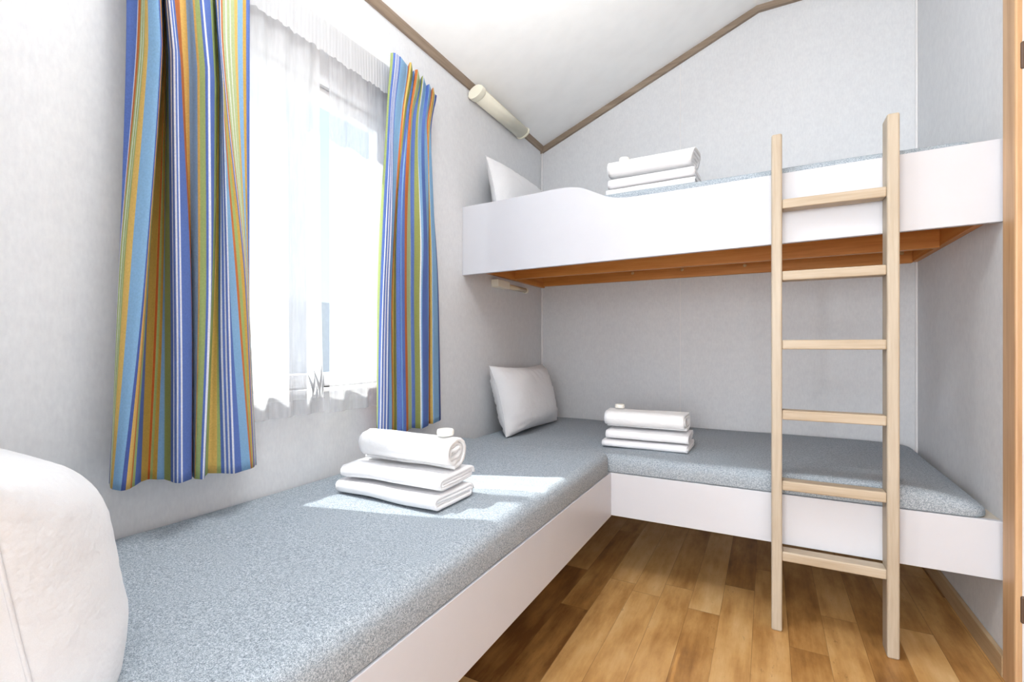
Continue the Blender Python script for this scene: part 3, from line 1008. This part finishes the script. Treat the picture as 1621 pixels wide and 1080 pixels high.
# ------------------------------------------------------------------ net curtains
def net(y0, y1, ztop, zbot, waves, amp, mat, label, seed, flare=0.0):
    bm = bmesh.new()
    ny, nz = 150, 40
    g = []
    for i in range(ny + 1):
        f = i / ny
        col = []
        for j in range(nz + 1):
            h = j / nz
            z = ztop + (zbot - ztop) * h
            y = y0 + (y1 - y0) * f + flare * h * h * (f - 0.5)
            ph = f * waves * 2 * math.pi + 1.3 * noise.noise(Vector((f * 5, h * 1.2, seed)))
            a = amp * (0.55 + 0.6 * noise.noise(Vector((f * 7, h * 0.8, seed + 4))) + 0.35 * h)
            x = 0.033 + a * math.sin(ph)
            col.append(bm.verts.new((min(0.048, max(0.021, x)), y, z)))
        g.append(col)
    for i in range(ny):
        for j in range(nz):
            bm.faces.new((g[i][j], g[i][j + 1], g[i + 1][j + 1], g[i + 1][j]))
    o = from_bm('net_curtain', bm, mat, None, True)
    tag(o, label, 'net curtain', 'white net curtains')
    # gathered frill along the top
    bm = bmesh.new()
    fy0, fy1 = (y0, 1.047) if y0 < 0.9 else (1.047, y1)      # the two frills meet over the gap
    n = int((fy1 - fy0) * 520)
    rows = ((1.936, 0.010), (1.905, 0.008), (1.870, 0.010), (1.835, 0.013))
    g = []
    for i in range(n + 1):
        y = fy0 + (fy1 - fy0) * i / n
        col = []
        for z, a in rows:
            wv = a * (0.5 + 0.5 * math.sin(i * 0.95 + 3.0 * noise.noise(Vector((y * 22, z * 9, seed)))))
            zz = z + (0.010 * noise.noise(Vector((y * 60, z * 5, seed))) if z < 1.93 else 0)
            col.append(bm.verts.new((0.0495 + wv * 0.15, y, zz)))
        g.append(col)
    for i in range(n):
        for j in range(3):
            bm.faces.new((g[i][j], g[i][j + 1], g[i + 1][j + 1], g[i + 1][j]))
    from_bm('frill', bm, M['lace'], o, True)
    # stitched hem: a second layer of cloth at the bottom
    bm = bmesh.new()
    cols = []
    for i in range(ny + 1):
        f = i / ny
        ph = f * waves * 2 * math.pi + 1.3 * noise.noise(Vector((f * 5, 1.2, seed)))
        a = amp * (0.9 + 0.6 * noise.noise(Vector((f * 7, 0.8, seed + 4))))
        x = min(0.048, max(0.021, 0.033 + a * math.sin(ph))) + 0.0022
        y = y0 + (y1 - y0) * f + flare * (f - 0.5)
        cols.append((bm.verts.new((x, y, zbot)), bm.verts.new((x, y, zbot + 0.045))))
    for i in range(ny):
        bm.faces.new((cols[i][0], cols[i][1], cols[i + 1][1], cols[i + 1][0]))
    from_bm('hem', bm, M['sheer_thin'], o, True)
    return o

na = net(0.60, 1.028, 1.938, 0.728, 6, 0.011, M['sheer'], 'gathered white net curtain hanging on the left half of the window', 3.0, 0.03)
nb = net(1.066, 1.42, 1.938, 0.722, 3, 0.008, M['sheer_thin'], 'thin white net curtain on the right half of the window, beside the narrow striped curtain', 8.0)
# embroidered grass motif near the free edge of the first net curtain
bm = bmesh.new()
for y, z, dy, h in ((0.985, 0.765, 0.012, 0.085), (1.000, 0.760, 0.004, 0.055), (1.012, 0.775, 0.010, 0.100), (1.018, 0.770, -0.028, 0.095), (0.990, 0.790, -0.020, 0.060), (1.022, 0.775, 0.006, 0.075)):
    pts = [(0, 0), (0.35, 0.4), (0.5, 1.0), (0.2, 0.55)]
    w = 0.007
    a = bm.verts.new((0.0506, y, z))
    b = bm.verts.new((0.0506, y + w + dy * 0.4, z + h * 0.5))
    c = bm.verts.new((0.0506, y + dy, z + h))
    d = bm.verts.new((0.0506, y - w * 0.3 + dy * 0.4, z + h * 0.5))
    bm.faces.new((a, b, c, d))
em = from_bm('embroidery', bm, M['motif'], na)
md = em.modifiers.new('thread thickness', 'SOLIDIFY')
md.thickness = 0.0008

# ------------------------------------------------------------------ wall lamps
def oval_rod(name, c, a, b, tilt, y0, y1, mat, parent, bev=0.0, part=None, n=36):
    bm = bmesh.new()
    ca, sa = math.cos(tilt), math.sin(tilt)
    r0, r1 = [], []
    ang = [2 * math.pi * k / n for k in range(n)] if part is None else [part[0] + (part[1] - part[0]) * k / (n - 1) for k in range(n)]
    for t in ang:
        px, pz = a * math.cos(t), b * math.sin(t)
        x, z = c[0] + px * ca - pz * sa, c[1] + px * sa + pz * ca
        r0.append(bm.verts.new((x, y0, z)))
        r1.append(bm.verts.new((x, y1, z)))
    m = len(ang)
    for k in range(m):
        bm.faces.new((r0[k], r0[(k + 1) % m], r1[(k + 1) % m], r1[k]))
    f0 = bm.faces.new(r0)
    f1 = bm.faces.new(r1)
    if bev:
        bmesh.ops.bevel(bm, geom=list(set(f0.edges[:] + f1.edges[:])), offset=bev, segments=3, profile=0.5, affect='EDGES')
    o = from_bm(name, bm, mat, None)
    for p in o.data.polygons:
        p.use_smooth = len(p.vertices) == 4
    keep_world(o, parent)
    return o

sl_ = thing('strip_light', 'long cream strip light high on the left wall over the upper bunk pillow', 'lamp', (0.0, 2.16, 2.13), 'cream wall lamps')
cxz, tl = (0.0425, 2.126), math.radians(24)
oval_rod('housing', cxz, 0.038, 0.0215, tl, 1.935, 2.400, M['cream'], sl_, 0.0, (math.radians(165), math.radians(345)))
oval_rod('diffuser', cxz, 0.037, 0.0205, tl, 1.935, 2.400, M['diffuser'], sl_, 0.0, (math.radians(-14), math.radians(164)))
oval_rod('end_cap', cxz, 0.043, 0.026, tl, 1.905, 1.940, M['cream'], sl_, 0.006)
oval_rod('end_cap', cxz, 0.042, 0.025, tl, 2.398, 2.412, M['cream'], sl_, 0.003)

rl = thing('reading_lamp', 'small white reading lamp with clear tube on the wall just under the upper bunk', 'lamp', (0.0, 2.2, 1.25), 'cream wall lamps')
keep_world(box('holder', (0.0, 2.125, 1.236), (0.042, 2.255, 1.276), M['cream'], None, 0.004), rl)
oval_rod('tube', (0.020, 1.254), 0.014, 0.013, 0, 2.255, 2.475, M['amber'], rl)
oval_rod('end_cap', (0.018, 1.254), 0.017, 0.016, 0, 2.475, 2.495, M['cream'], rl, 0.003)

bpy.context.view_layer.update()
